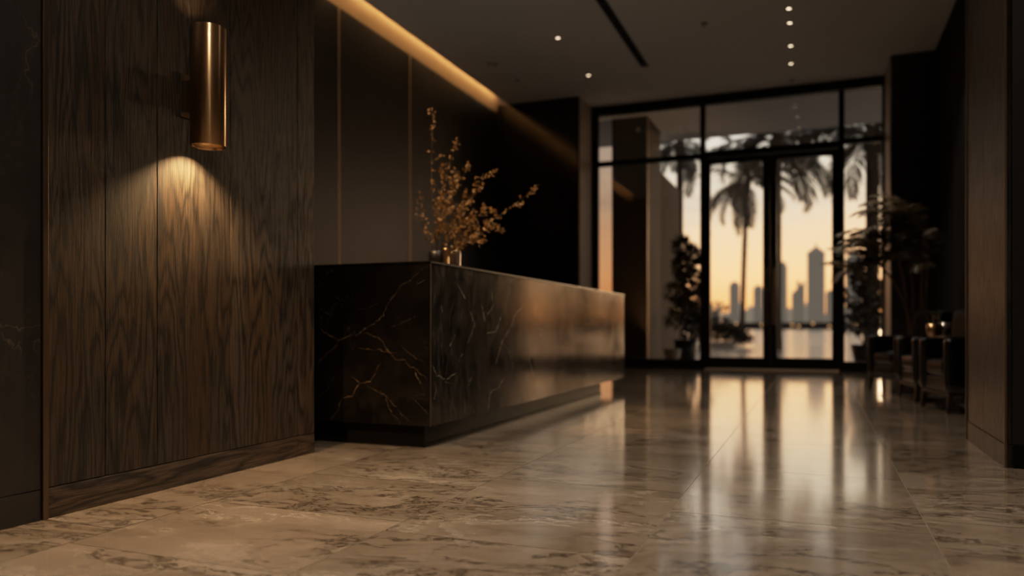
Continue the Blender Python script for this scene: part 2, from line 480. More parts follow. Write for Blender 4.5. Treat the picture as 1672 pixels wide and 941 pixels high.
struct(box('baseboard_right', PX0-.003, PX0+.03, PY0+.015, PY1-.02, 0, .118, 'oak_right', bevel=.001))
struct(box('trim_10', PX0-.008, PX0+.03, PY1-.018, PY1, 0, CH, 'brass_dull', bevel=.001))
struct(box('trim_11', PX0-.006, PX0+.005, PY0, PY0+.012, 0, CH, 'brass_dull', bevel=.001))
struct(box('baseboard_right_near', PX0+.032, 2.2, PY0-.012, PY0, 0, .118, 'dark_wall'))
struct(box('wall_right_near', 2.2, 2.3, -4.2, PY1, 0, CH, 'dark_wall'))
struct(box('wall_behind', NW, 2.3, -4.3, -4.2, 0, 5.25, 'dark_wall'))

# ------------------------------------------------------------------ glazed front
FX0, FX1 = -3.9, 1.02
fm = MB()
D0, D1 = atY(1148, FY)[0], atY(1374, FY)[0]      # door bay mullions
MID = (D0+D1)/2
TZ = 3.72
def bar(name, x0, x1, z0, z1, dy=.09, label=None, y=None):
    y = FY if y is None else y
    return struct(box(name, x0, x1, y-dy/2, y+dy/2, z0, z1, 'frame_black', bevel=.003), label)
bar('trim_12', FX0, FX1, 4.64, CH, .14)
bar('trim_13', FX0, D0-.045, TZ-.02, TZ+.075)
bar('trim_14', D1+.045, FX1, TZ+.03, TZ+.12)
bar('trim_15', D0+.045, D1-.045, TZ-.02, TZ+.10)
bar('trim_16', D0-.045, D0+.045, 0, 4.64, .13)
bar('trim_17', D1-.045, D1+.045, 0, 4.64, .13)
bar('trim_18', FX0, FX0+.13, 0, 4.64, .12)
bar('trim_19', FX1-.05, FX1, 0, 4.64, .12)
bar('trim_20', FX0+.07, D0-.045, 0, .17, .12)
bar('trim_21', D1+.045, FX1-.05, 0, .17, .12)
def pane(name, x0, x1, z0, z1, parent=None, y=FY):
    o = MB().add([(x0, y, z0), (x1, y, z0), (x1, y, z1), (x0, y, z1)], [(0, 1, 2, 3)]).build(name, 'glass', parent)
    return o
for i, (a, b, c, d) in enumerate([(FX0+.07, D0-.045, .13, TZ), (D1+.045, FX1-.05, .13, TZ+.05),
                                  (FX0+.07, D0-.045, TZ+.06, 4.64), (D0+.045, D1-.045, TZ+.10, 4.64), (D1+.045, FX1-.05, TZ+.11, 4.64)]):
    struct(pane('window_%d' % (i+1), a, b, c, d))
for k, (a, b) in enumerate([(D0+.046, MID-.0012), (MID+.0012, D1-.046)]):
    sl, sr = (.085, .115) if k == 0 else (.115, .10)
    mb = MB()
    zb, zt = .02, TZ-.03
    mb.box(a, a+sl, FY-.03, FY+.03, zb, zt); mb.box(b-sr, b, FY-.03, FY+.03, zb, zt)
    mb.box(a+sl, b-sr, FY-.03, FY+.03, zb, .215); mb.box(a+sl, b-sr, FY-.03, FY+.03, zt-.10, zt)
    d = struct(mb.build('door_%d' % (k+1), 'frame_black', bevel=.002))
    pane('pane', a+sl, b-sr, .215, zt-.10, d)
    hx = (b-.055) if k == 0 else (a+.055)
    h = MB(); h.tube([(hx, FY-.10, .78), (hx, FY-.10, 1.75)], .019, 12)
    for z in (.90, 1.62): h.tube([(hx, FY-.10, z), (hx, FY-.028, z)], .010, 8)
    h.build('door_handle', 'brass_dull', d, smooth=False)
struct(box('trim_22', D0+.05, D1-.05, FY-.20, FY+.05, .0015, .016, 'brass', bevel=.002), 'brass door threshold strip')
struct(box('trim_23', FX0, D0-.05, FY-.10, FY-.06, .0, .06, 'frame_black'))

# ------------------------------------------------------------------ reception desk
DX, DY0, DY1, DT, DB = -2.13, 4.03, 8.91, 1.119, .136
desk = empty('reception_desk', (0, 0, 0))
tag(desk, 'long black marble reception desk with golden veins on a recessed dark plinth', 'desk')
DL = -3.25
def ribbon(mb, pts, w, place, nrm, seed, split=9, jit=.006):
    rd = random.Random(seed)
    P = []
    for a, b in zip(pts, pts[1:]):
        for k in range(split):
            f = k/split; P.append(((a[0]*(1-f)+b[0]*f), (a[1]*(1-f)+b[1]*f)))
    P.append(pts[-1])
    jx = jy = 0.; Q = []
    for i, p in enumerate(P):
        jx = jx*.6+rd.uniform(-1, 1)*jit; jy = jy*.6+rd.uniform(-1, 1)*jit
        Q.append((p[0]+jx, p[1]+jy))
    n = len(Q)
    for i in range(n-1):
        a, b = Q[i], Q[i+1]
        dx, dy = b[0]-a[0], b[1]-a[1]; l = math.hypot(dx, dy) or 1
        env = min(1, .25+4*min(i, n-i)/n)
        w0 = w*env*(.35+1.0*rd.random()**1.5)*(1 if rd.random() > .10 else 0.15)
        ox, oy = -dy/l*w0/2, dx/l*w0/2
        mb.add([place(a[0]+ox, a[1]+oy), place(b[0]+ox*.8, b[1]+oy*.8), place(b[0]-ox*.8, b[1]-oy*.8), place(a[0]-ox, a[1]-oy)], [(0, 1, 2, 3)])
        if rd.random() < .10:       # little side spur
            ang = rd.uniform(0, 6.28); L = rd.uniform(.008, .03)
            ex, ey = a[0]+L*math.cos(ang), a[1]+L*math.sin(ang)
            mb.add([place(a[0]+ox*.5, a[1]+oy*.5), place(ex, ey), place(a[0]-ox*.5, a[1]-oy*.5)], [(0, 1, 2)])
t = NT('gold_vein'); o = t.obj()
n = t.noise(o, 26, 3, .6)
t.bsdf(t.ramp(n, [(.30, (.014, .010, .007)), (.48, (.17, .105, .055)), (.68, (.42, .28, .16))]), .35); M['gold_vein'] = t.m
t = NT('pale_vein'); o = t.obj()
n = t.noise(o, 20, 3, .6)
t.bsdf(t.ramp(n, [(.33, (.012, .011, .010)), (.5, (.22, .19, .165)), (.7, (.50, .45, .38))]), .35); M['pale_vein'] = t.m

# end panel
mb = MB(); mb.box(DL, DX-.006, DY0, DY0+.03, DB, DT-.016)
mb.cur = 1
EV = [[(520,75),(500,100),(440,155),(405,175),(375,215),(340,260),(330,300),(290,335),(250,360),(225,380),(185,390),(140,405),(110,395),(90,380),(70,370),(50,345)],
 [(140,405),(120,440),(85,465),(60,495),(45,510)],
 [(225,380),(265,378),(300,395),(325,415),(345,450),(365,470),(385,490),(415,490),(440,515),(465,530),(500,555),(520,580)],
 [(220,440),(265,445),(320,452),(350,462),(395,462)],
 [(320,500),(305,520),(290,555),(275,580),(235,590),(215,610),(195,645),(155,655),(130,715),(105,760)],
 [(190,565),(232,590)],[(255,603),(300,625),(335,640),(350,685),(370,725),(400,765)],
 [(465,530),(480,575),(500,610)],[(225,275),(270,270),(310,250)],[(55,165),(85,125),(125,95)],
 [(50,265),(100,300),(130,290)],[(335,640),(390,700),(440,755)],[(450,650),(500,700),(515,715)],[(470,160),(490,162),(510,150)],[(400,430),(450,470),(500,500)],[(40,650),(90,620),(120,560)],[(340,360),(420,330),(480,300)]]
faint = {8, 9, 10, 11, 12, 14, 15, 16}
for i, pl in enumerate(EV):
    q = []
    for (x, y) in pl:
        px, py = 500+x/2.615, 400+y/2.615
        X, d = atY(px, DY0); q.append((X, max(DB+.01, min(DT-.03, zat(py, d)))))
    ribbon(mb, q, .0020 if i in faint else .0038, lambda a, b: (min(a, DX-.01), DY0-.0005, b), None, i, jit=.0045)
mb.build('end_panel', ['desk_marble', 'gold_vein'], desk)
# front panel
mb = MB(); mb.box(DX-.03, DX, DY0+.004, DY1, DB, DT-.016)
mb.cur = 1
FV = [[(590,515),(610,560),(650,575),(690,548)],[(720,460),(705,500)],[(950,290),(920,360),(885,420),(860,510)],
 [(885,420),(915,440),(935,520),(920,575)],[(895,565),(875,610),(835,630),(830,715)],[(820,380),(860,370),(885,300)],
 [(630,260),(632,290)],[(690,380),(665,430)],[(760,560),(745,600)],[(800,250),(815,330)],[(640,580),(665,590)],[(770,690),(768,730)],
 [(980,260),(940,300),(930,340)],[(700,170),(730,230)],[(1000,470),(1020,560)],[(750,280),(770,340),(740,420)],[(840,180),(850,260),(820,300)],[(610,600),(600,660)],[(1040,330),(1060,420)]]
for i, pl in enumerate(FV):
    q = []
    for (x, y) in pl:
        px, py = 480+x/2.613, 400+y/2.613
        Y, d = atX(px, DX); q.append((Y, max(DB+.01, min(DT-.03, zat(py, d)))))
    ribbon(mb, q, .0065 if i in (0, 2, 4) else .0042, lambda a, b: (DX+.0005, a, b), None, 100+i, jit=.006)
mb.build('front_panel', ['desk_marble_front', 'pale_vein'], desk)
MB().box(DL, DX-.035, DY0+.035, DY1-.02, DB, DT-.02).build('carcass', 'plinth_black', desk)
o = MB().box(DL-.02, DX+.004, DY0-.004, DY1+.004, DT-.012, DT).build('worktop', 'worktop', desk, bevel=.0012)
o['label'] = 'thin black stone worktop'
MB().box(DL, DX-.07, DY0+.05, 8.11, 0, DB).build('plinth', 'plinth_black', desk, bevel=.002)
MB().box(DX-.075, DX-.062, DY0+.05, 8.11, 0, .018).build('plinth_strip', 'plinth_black', desk)
MB().tube([(DX+.0, DY0-.0, DB), (DX+.0, DY0-.0, DT-.016)], .003, 6).build('corner_bead', 'brass_dull', desk)

# ------------------------------------------------------------------ wall sconce
SX, SY, SZ0, SZ1, SR = WL+.125, 2.72, 1.545, 2.085, .078
sc = empty('wall_sconce', (SX, SY, SZ0))
tag(sc, 'tall brushed bronze cylinder sconce throwing warm light down the oak wall', 'wall light')
hgt = SZ1-SZ0
mb = MB()
mb.lathe([(SR-.010, .05), (SR-.010, .002), (SR-.008, 0), (SR-.002, 0), (SR, .002), (SR, hgt-.002), (SR-.002, hgt), (SR-.008, hgt), (SR-.010, hgt-.002), (SR-.010, hgt-.05)], 72)
o = mb.build('shade', 'bronze', sc, smooth=True)
mb = MB(); mb.lathe([(SR-.0105, .012), (SR-.02, .016), (.040, .028), (.036, .040)], 48); mb.build('reflector', 'gold', sc, smooth=True)
mb = MB(); mb.lathe([(.0001, .038), (.037, .038)], 32); mb.build('lamp_lens', 'sconce_glow', sc)
mb = MB(); mb.lathe([(.0001, hgt-.04), (.067, hgt-.04)], 32); mb.build('top_lens', 'gold', sc)
mb = MB(); mb.box(-.125+.0, -.118, -.045, .045, .14, .34); mb.build('wall_plate', 'brass_dull', sc, bevel=.002)
mb = MB(); mb.box(-.119, -SR+.006, -.018, .018, .17, .31); mb.build('bracket', 'brass_dull', sc, bevel=.002)

# ------------------------------------------------------------------ ceiling fixtures
def make_downlight():
    r = empty('downlight', (0, 0, CH))
    MB().lathe([(.026, -.001), (.028, -.005), (.040, -.004), (.042, 0)], 32).build('ring', 'plastic_grey', r, smooth=True)
    MB().lathe([(.0001, -.0015), (.026, -.0015)], 24).build('lamp_lens', 'downlight_glow', r)
    return r
dl = make_downlight(); first = True
def at_ceiling(px, py):
    d = (CH-EYE)*F/(HY-py); a, b = ray(px); return a*d, b*d
dls = [(911, 62, 'left-hand recessed downlight glowing in the ceiling nearer the long slot vent', None),
       (961, 123, 'small recessed downlight glowing in front of the dark far left block', None),
       (1288, 14, 'nearest visible of the recessed downlights in the row before the glass doors', None),
       (1289.5, 37.5, 'second from the viewer of the recessed downlights in the door row', None),
       (1291, 75, 'third from the viewer of the recessed downlights in the door row', None),
       (1291.5, 104, 'bright recessed downlight in the door row, closest to the glazing', None)]
for i, (px, py, lab, _) in enumerate(dls):
    o = dl if i == 0 else copy_tree(dl)
    x, y = at_ceiling(px, py); o.location = (x, y, CH)
    tag(o, lab, 'downlight', 'recessed ceiling downlights')
dim = empty('downlight', (0, 0, CH))
MB().lathe([(.032, -.001), (.034, -.004), (.044, -.003), (.046, 0)], 32).build('ring', 'plastic_grey', dim, smooth=True)
MB().lathe([(.0001, -.0015), (.032, -.0015)], 24).build('lamp_lens', 'lens_glow_dim', dim)
for i, (px, py, lab) in enumerate([(799, 104, 'left of two unlit ceiling spots close together near the cove'), (809, 105, 'right of two unlit ceiling spots close together near the cove'),
                                   (845, 131, 'unlit ceiling spot by the top of the far left block'), (1293, 131, 'faint unlit ceiling spot just in front of the glazing head')]):
    o = dim if i == 0 else copy_tree(dim)
    x, y = at_ceiling(px, py); o.location = (x, y, CH)
    tag(o, lab, 'downlight', 'unlit ceiling spots')
x, y = at_ceiling(1150, 38)
sd = MB().lathe([(.0001, -.03), (.03, -.028), (.038, -.01), (.04, 0)], 24).build('smoke_detector', 'plastic_grey', smooth=True, loc=(x, y, CH))
tag(sd, 'small dark round detector on the ceiling between vent and downlights', 'detector')
# slot vent
vt = empty('slot_vent', (-2.5, 9.0, CH)); tag(vt, 'long narrow black slot vent running down the ceiling', 'vent')
MB().box(-.062, .062, -3.0, 2.85, -.004, .0).build('frame', 'vent_black', vt)
for k in range(12):
    MB().box(-.03, .03, -2.9+k*.47, -2.9+k*.47+.40, -.006, -.0035).build('louver', 'plinth_black', vt)

# ------------------------------------------------------------------ vase, jars, branches on the desk
VX, VY = -2.66, 5.12
VX = ray(713)[0]/ray(713)[1]*VY
vz = DT
va = MB().lathe([(.0001, .002), (.045, .002), (.056, .006), (.060, .09), (.060, .172), (.052, .176), (.044, .165), (.046, .09), (.0001, .02)], 32).build('vase', 'vase_black', smooth=True, loc=(VX, VY, vz))
tag(va, 'squat black vase holding golden-brown dried branches on the reception desk', 'vase')
def jar(px, Y, topy, r, mat, name, lab, knob=False):
    X, d = atY(px, Y); h = zat(topy, d)-DT
    e = empty(name, (X, Y, DT)); tag(e, lab, 'candle holder')
    MB().lathe([(.0001, 0), (r*.96, 0), (r, .003), (r, h-.003), (r*.96, h), (r*.86, h), (r*.84, h-.01), (.0001, h-.012)], 32).build('cup', mat, e, smooth=True)
    if knob:
        MB().lathe([(r*.5, h-.01), (r*.5, h+.006), (.006, h+.010), (.006, h+.03), (.009, h+.036), (.0001, h+.04)], 20).build('stopper', mat, e, smooth=True)
    return e
jar(728, 5.0, 406, .021, 'gold', 'candle_holder', 'tall gold cylinder beside the black vase on the desk')
jar(738, 5.08, 411, .016, 'rose_metal', 'bottle', 'slim metal bottle with small knob between two metal cylinders', True)
jar(746.5, 5.0, 410, .024, 'rose_metal', 'candle_holder', 'wider pale brass cylinder nearest the desk front edge')

def bez(pts, n):
    out = []
    for i in range(n+1):
        t_ = i/n; q = [Vector(p) for p in pts]
        while len(q) > 1: q = [a.lerp(b, t_) for a, b in zip(q, q[1:])]
        out.append(q[0])
    return out
def branch(tip, mid, seed, dens=1.0, lab=None, lo=.42, side=6):
    rd = random.Random(seed)
    base = Vector((rd.uniform(-.02, .02), rd.uniform(-.02, .02), .02))
    o = empty('dried_branch', (VX, VY, vz))
    pts = bez([base, (base.x*1.5+mid[0]*.3, mid[1]*.3, mid[2]*.6), mid, tip], 16)
    tw = MB(); tw.tube(pts, [.0035*(1-i/18)+.0008 for i in range(17)], 5)
    lf = MB()
    def cluster(p, d, n, spread):
        for _ in range(n):
            dd = (d+Vector((rd.gauss(0, .7), rd.gauss(0, .7), rd.gauss(0, .6)))).normalized()
            q = p+Vector((rd.gauss(0, spread), rd.gauss(0, spread), rd.gauss(0, spread)))
            lf.leaf(q, dd, Vector((rd.gauss(0, 1), rd.gauss(0, 1), rd.gauss(0, 1))), rd.uniform(.015, .034), rd.uniform(.011, .019), .002)
    for i in range(3, 17):
        f = i/16
        d = (pts[i]-pts[i-1]).normalized()
        if f < lo: continue
        cluster(pts[i], d, int(4*dens), .010)
        if i % 2 == 0 or rd.random() < .5:
            sdv = Vector((rd.gauss(0, 1), rd.gauss(0, 1), rd.gauss(.3, .7))).normalized()
            L = rd.uniform(.06, .17)*(1.15-f*.6)
            dd = (d*.7+sdv*.75).normalized()
            sp = [pts[i]+dd*L*k/6+Vector((0, 0, .02*(k/6)**2)) for k in range(7)]
            tw.tube(sp, [.0016*(1-k/8) for k in range(7)], 4)
            for k in range(2, 7): cluster(sp[k], dd, int(rd.choice([2, 3, 4])*dens), .009)
    o_t = tw.build('stem', 'twig', o); lf.build('leaves', 'dry_leaf', o)
    return o
def rel(px, py, dy=0.):               # picture-plane-like offset on the plane of the vase
    X, d = atY(px, VY+dy); return (X-VX, dy, zat(py, d)-vz)
G = 'dried branches in the black vase'
spec = [((708, 190), (700, 300), 'tallest dried branch rising thin above the black vase'),
        ((742, 245), (708, 330), 'upright golden dried branch left of the bushy centre'),
        ((862, 318), (790, 372), 'dried branch reaching farthest right over the desk'),
        ((760, 280), (722, 345), None), ((790, 292), (735, 350), None), ((775, 320), (738, 360), None), ((800, 345), (745, 365), None),
        ((745, 300), (715, 360), None), ((812, 372), (760, 385), None), ((728, 330), (712, 370), None), ((768, 350), (735, 375), None), ((690, 330), (696, 380), None), ((782, 395), (745, 392), None)]
for i, (tp, md, lab) in enumerate(spec):
    dy = [0, .03, -.05, .1, -.08, .06, .12, -.1, 0, .05, -.05, .05, -.1][i]
    b = branch(rel(*tp, dy), rel(*md, dy*.6), 40+i, 1.0 if i not in (0, 11) else .6)
    tag(b, lab or 'bushy golden-brown dried branch in the middle of the vase arrangement', 'branch', G)

# ------------------------------------------------------------------ armchairs
def make_chair():
    r = empty('armchair', (0, 0, 0))
    W, Dp = .68, .70
    rbox('seat_cushion', .015, .50, -.235, .235, .30, .455, .045, 'leather', r, bulge=.018)
    rbox('front_panel', .022, .10, -.24, .24, .175, .31, .025, 'leather', r)
    rbox('backrest', .44, .60, -.27, .27, .26, .915, .05, 'leather_back', r, bulge=.0, lean=.12)
    for s in (-1, 1):
        y0, y1 = (.235, .335) if s > 0 else (-.335, -.235)
        rbox('armrest', 0.0, .62, y0, y1, .175, .635, .032, 'leather', r)
    mb = MB(); mb.box(.02, .62, -.325, .325, .145, .18); mb.build('seat_rail', 'walnut_dark', r, bevel=.004)
    for (x, y) in ((.045, -.30), (.045, .30), (.59, -.29), (.59, .29)):
        k = -.02 if x < .3 else .04
        a, b = .024, .015
        mb = MB()
        mb.add([(x-a, y-a, .15), (x+a, y-a, .15), (x+a, y+a, .15), (x-a, y+a, .15), (x-b+k, y-b, 0), (x+b+k, y-b, 0), (x+b+k, y+b, 0), (x-b+k, y+b, 0)],
               [(0, 1, 2, 3), (7, 6, 5, 4), (0, 4, 5, 1), (1, 5, 6, 2), (2, 6, 7, 3), (3, 7, 4, 0)])
        mb.build('leg', 'walnut_dark', r, bevel=.003)
    return r
c0 = make_chair()
def put_chair(o, ax, ay, bx, by, lab):      # a: far front foot, b: near front foot
    cx, cy = (ax+bx)/2, (ay+by)/2
    th = math.atan2(ay-by, ax-bx)-PI/2
    o.location = (cx, cy, 0); o.rotation_euler = (0, 0, th)
    tag(o, lab, 'armchair', 'black leather armchairs along the right wall')
put_chair(c0, .86, 7.93, 1.0, 7.27, 'black leather armchair nearest the oak pier, seen from its near side')
c1 = copy_tree(c0); put_chair(c1, .765, 8.93, .86, 8.27, 'middle black leather armchair behind the small side table')
c2 = copy_tree(c0); put_chair(c2, .53, 9.86, .80, 9.24, 'farthest black leather armchair, beside the glazed front and potted palm')
# side table with bowl and tumbler
TX, TY = 1.06, 8.10
st_ = empty('side_table', (TX+.06, TY, 0)); tag(st_, 'small round side table between the two nearest armchairs', 'table')
MB().lathe([(.0001, .62), (.135, .62), (.14, .625), (.14, .64), (.135, .645), (.0001, .645)], 40).build('tabletop', 'brass_dull', st_, smooth=False)
MB().lathe([(.014, .02), (.014, .62)], 16).build('pole', 'frame_black', st_, smooth=True)
MB().lathe([(.0001, 0), (.11, 0), (.11, .012), (.015, .022), (.0001, .022)], 32).build('base', 'frame_black', st_)
bx, d = atY(1524, TY-.02)
b = MB().lathe([(.0001, .002), (.045, .002), (.056, .03), (.062, .115), (.058, .115), (.050, .03), (.0001, .015)], 32).build('bowl', 'gold', smooth=True, loc=(bx, TY-.02, .645))
tag(b, 'brass bowl holding a small dark sprig on the side table', 'bowl')
mb = MB(); rd = random.Random(3)
for k in range(26):
    a = rd.uniform(0, 6.28); d_ = Vector((math.cos(a)*.35, math.sin(a)*.35, 1)).normalized()
    p = Vector((rd.uniform(-.02, .02), rd.uniform(-.02, .02), .03))
    q = p+d_*rd.uniform(.08, .17); mb.tube([p, q], .0015, 4); mb.leaf(q-d_*.03, d_, Vector((rd.gauss(0, 1), rd.gauss(0, 1), 0.1)), .07, .03)
tag(mb.build('sprig', 'palm_leaf', loc=(bx, TY-.02, .66)), 'small dark leafy sprig standing in the brass bowl', 'plant')
bx2, d = atY(1543, TY+.01)
b = MB().lathe([(.0001, .0), (.048, .0), (.052, .006), (.054, .13), (.050, .13), (.048, .012), (.0001, .01)], 32).build('tumbler', 'tumbler_glass', smooth=True, loc=(bx2, TY+.01, .645))
tag(b, 'silvery tumbler beside the brass bowl on the side table', 'tumbler')

# ------------------------------------------------------------------ palms and plants
def frond(mb, rac, base, az, elev, L, droop, nl, ll, lw, rd, rr=.006, up=.5):
    pts = []; p = Vector(base); e = elev; n = 14
    for i in range(n+1):
        pts.append(p.copy())
        d = Vector((math.cos(az)*math.cos(e), math.sin(az)*math.cos(e), math.sin(e)))
        p = p+d*L/n; e -= droop/n*(0.6+1.2*i/n)
    rac.tube(pts, [rr*(1-i/(n+2)) for i in range(n+1)], 5)
    for k in range(nl):
        f = .16+.84*k/(nl-1); x = f*n; i = min(n-1, int(x)); q = pts[i].lerp(pts[i+1], x-i)
        d = (pts[i+1]-pts[i]).normalized(); sd = d.cross(Vector((0, 0, 1)))
        sd = sd.normalized() if sd.length > 1e-5 else Vector((1, 0, 0))
        nn = sd.cross(d)
        env = math.sin(PI*min(1, f*.86+.10))**.7
        for s in (-1, 1):
            dd = (d*(.55+.5*f)+sd*s*.8+nn*rd.uniform(-.05, .3)*up-Vector((0, 0, rd.uniform(.1, .5)))).normalized()
            l = ll*env*rd.uniform(.85, 1.1)
            # two-segment drooping leaflet
            m1 = q+dd*l*.5; d2 = (dd-Vector((0, 0, .35))).normalized(); m2 = m1+d2*l*.5
            wv = d.normalized()*lw/2
            mb.add([q-wv*.4, q+wv*.4, m1+wv, m2, m1-wv], [(0, 1, 2, 4), (4, 2, 3)])
# potted palm indoors
PPX, PPY = 1.12, 10.5
pp = empty('potted_palm', (PPX, PPY, 0)); tag(pp, 'tall potted palm with cane stems behind the black armchairs', 'potted plant')
MB().lathe([(.0001, 0), (.15, 0), (.17, .02), (.20, .42), (.205, .45), (.185, .45), (.18, .40), (.0001, .39)], 40).build('pot', 'dark_pot', pp, smooth=True)
MB().lathe([(.0001, .40), (.182, .40)], 24).build('soil', 'soil', pp)
rd = random.Random(12)
stems = [((-.08, -.03), (-.26, -.10), 1.75), ((-.02, .03), (-.10, .05), 2.05), ((.05, -.04), (.06, -.12), 1.9), ((.09, .02), (.14, .02), 1.65), ((-.04, -.07), (-.42, -.22), 1.5)]
for (b0, t0, h) in stems:
    pts = bez([(b0[0], b0[1], .4), (b0[0], b0[1], h*.7), (t0[0], t0[1], h)], 10)
    MB().tube(pts, [.017-.0006*i for i in range(11)], 8).build('stem', 'cane', pp, smooth=True)
    for k in range(8):
        az = rd.uniform(0, 6.28)
        if k % 2 == 0: az = rd.uniform(PI*.75, PI*1.35)
        if math.cos(az) > .1: az = PI-az if k % 3 else az
        Lk = rd.uniform(.22, .30) if math.cos(az) > .1 else rd.uniform(.6, .85)
        fm_ = MB(); fr = MB()
        frond(fm_, fm_, pts[-1]-Vector((0, 0, .05*k)), az, rd.uniform(.45, 1.45), Lk, rd.uniform(1.0, 1.9), 26, .26 if Lk > .4 else .14, .024, rd, .004)
        fm_.build('frond', 'palm_leaf', pp)

# outdoor palms
def palm(px, base_py, crown_py, Y, trunk_r, n, L, lab, seed, lean=0., ll=.55, lw=.06, nl=34):
    rd = random.Random(seed)
    X, d = atY(px, Y); h = zat(crown_py, d)+.02
    r = empty('palm_tree', (X, Y, GZ)); tag(r, lab, 'palm tree', 'palm trees outside the glazed doors')
    h -= GZ
    pts = [(lean*(i/12)**1.5, 0, h*i/12) for i in range(13)]
    MB().tube(pts, [trunk_r*(1.25-.25*min(1, i/2)) for i in range(13)], 10).build('trunk', 'trunk', r, smooth=True)
    cr = MB(); cr.lathe([(trunk_r, -.5), (trunk_r*1.6, -.2), (trunk_r*1.4, .1), (.01, .3)], 10, c=(lean, 0, h)); cr.build('crown_shaft', 'trunk', r, smooth=True)
    for k in range(n):
        az = 2*PI*k/n*2.4+rd.uniform(-.2, .2); e = rd.choice([1.1, .8, .45, .1, -.3])+rd.uniform(-.15, .15)
        m_ = MB(); frond(m_, m_, (lean, 0, h), az, e, L*rd.uniform(.85, 1.05), rd.uniform(1.1, 1.9), nl, ll, lw, rd, .035)
        m_.build('frond', 'outdoor_palm', r)
    return r
GZ = -.02
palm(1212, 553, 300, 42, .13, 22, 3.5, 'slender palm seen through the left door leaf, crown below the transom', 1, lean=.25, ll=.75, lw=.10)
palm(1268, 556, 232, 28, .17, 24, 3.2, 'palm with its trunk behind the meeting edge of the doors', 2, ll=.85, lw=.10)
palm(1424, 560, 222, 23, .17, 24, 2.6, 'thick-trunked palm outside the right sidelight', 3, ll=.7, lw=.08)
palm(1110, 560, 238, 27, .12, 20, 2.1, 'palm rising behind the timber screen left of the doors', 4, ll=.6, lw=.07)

# ------------------------------------------------------------------ outside ground, water, screens
struct(box('ground_paving', -30, 30, FY, 33.5, -.35, -.02, 'paving'), 'wet pale paving outside the doors')
struct(MB().add([(-900, 33.5, -.12), (1100, 33.5, -.12), (1100, 900, -.12), (-900, 900, -.12)], [(0, 1, 2, 3)]).build('ground_water', 'water'), 'calm bay water reflecting the sunset')
struct(box('ground_shore', -900, 1100, 640, 700, -.2, 5.2, 'shore'), 'low dark far shore')
# timber-clad screens outside left
x1 = atY(1057, 14.6)[0]; x0 = atY(999, 14.6)[0]
y2 = atX(1078, x1)[0]; y3 = atX(1111, x1)[0]
mb = MB(); mb.box(x0, x1, 14.6, y2, GZ, CH-.002)
struct(mb.build('wall_outside_left', 'outdoor_dark'))
struct(box('trim_24', x1-.002, x1+.012, 14.59, 14.63, GZ, CH-.01, 'brass'))
mb = MB(); n = 7
for k in range(n):
    a = y2+.02+(y3-y2)*k/n; mb.box(x1-.25, x1-.02, a, a+(y3-y2)/n-.02, GZ, 4.0)
struct(mb.build('wall_outside_screen', 'outdoor_timber'))
def leafball(mb, c, rx, ry, rz, n, l, w, rd, dome=False):
    for _ in range(n):
        v = Vector((rd.gauss(0, 1), rd.gauss(0, 1), rd.gauss(0, 1))).normalized()
        if dome and v.z < 0: v.z = -v.z
        k = rd.uniform(.55, 1.0)
        p = Vector(c)+Vector((v.x*rx, v.y*ry, v.z*rz))*k
        d = (v+Vector((rd.gauss(0, .6), rd.gauss(0, .6), rd.gauss(.2, .6)))).normalized()
        mb.leaf(p, d, Vector((rd.gauss(0, 1), rd.gauss(0, 1), rd.gauss(0, 1))), l*rd.uniform(.7, 1.2), w*rd.uniform(.8, 1.2), w*.1)
def shrub(px, Y, pot_h, pot_r, top_py, wpx, lab, potmat, seed, blobs=9, name='potted_shrub', potlab=None):
    rd = random.Random(seed); X, d = atY(px, Y); r = empty(name, (X, Y, GZ)); tag(r, lab, 'potted plant')
    H = zat(top_py, d)-GZ; W = wpx*d/F
    MB().lathe([(.0001, 0), (pot_r*.7, 0), (pot_r, pot_h), (pot_r*.9, pot_h), (.0001, pot_h*.9)], 28).build('pot', potmat, r, smooth=True)
    st = MB(); lf = MB()
    for k in range(blobs):
        f = k/(blobs-1); z = pot_h+.1+(H-pot_h-.3)*f
        ww = W/2*(1-.65*f); a = k*2.4
        tip = Vector((math.cos(a)*ww*.75, math.sin(a)*ww*.5, z+.12))
        st.tube([(0, 0, max(pot_h*.8, z-.35)), tip*.6+Vector((0, 0, z*.4-.1)), tip], [.02, .012, .006], 5)
        leafball(lf, tip, ww*.55+.08, ww*.55+.08, .17, 150, .18, .060, rd)
    st.tube([(0, 0, pot_h*.8), (0, 0, H-.2)], [.03, .01], 6)
    st.build('stem', 'trunk', r); lf.build('foliage', 'shrub_leaf', r)
    return r
shrub(1120, 15.4, .52, .24, 398, 52, 'tall dark shrub in a black pot outside the left sidelight', 'dark_pot', 5, blobs=10)
X, d = atY(1098, 14.9)
o = MB().lathe([(.0001, 0), (.11, 0), (.17, .34), (.15, .34), (.0001, .30)], 28).build('planter', 'white_pot', smooth=True, loc=(X, 14.9, GZ))
tag(o, 'empty pale conical planter in front of the tall shrub outside', 'planter')
shrub(1412, 17.5, .40, .28, 440, 66, 'bushy dark shrub in a black pot outside the right sidelight', 'dark_pot', 6, blobs=8)
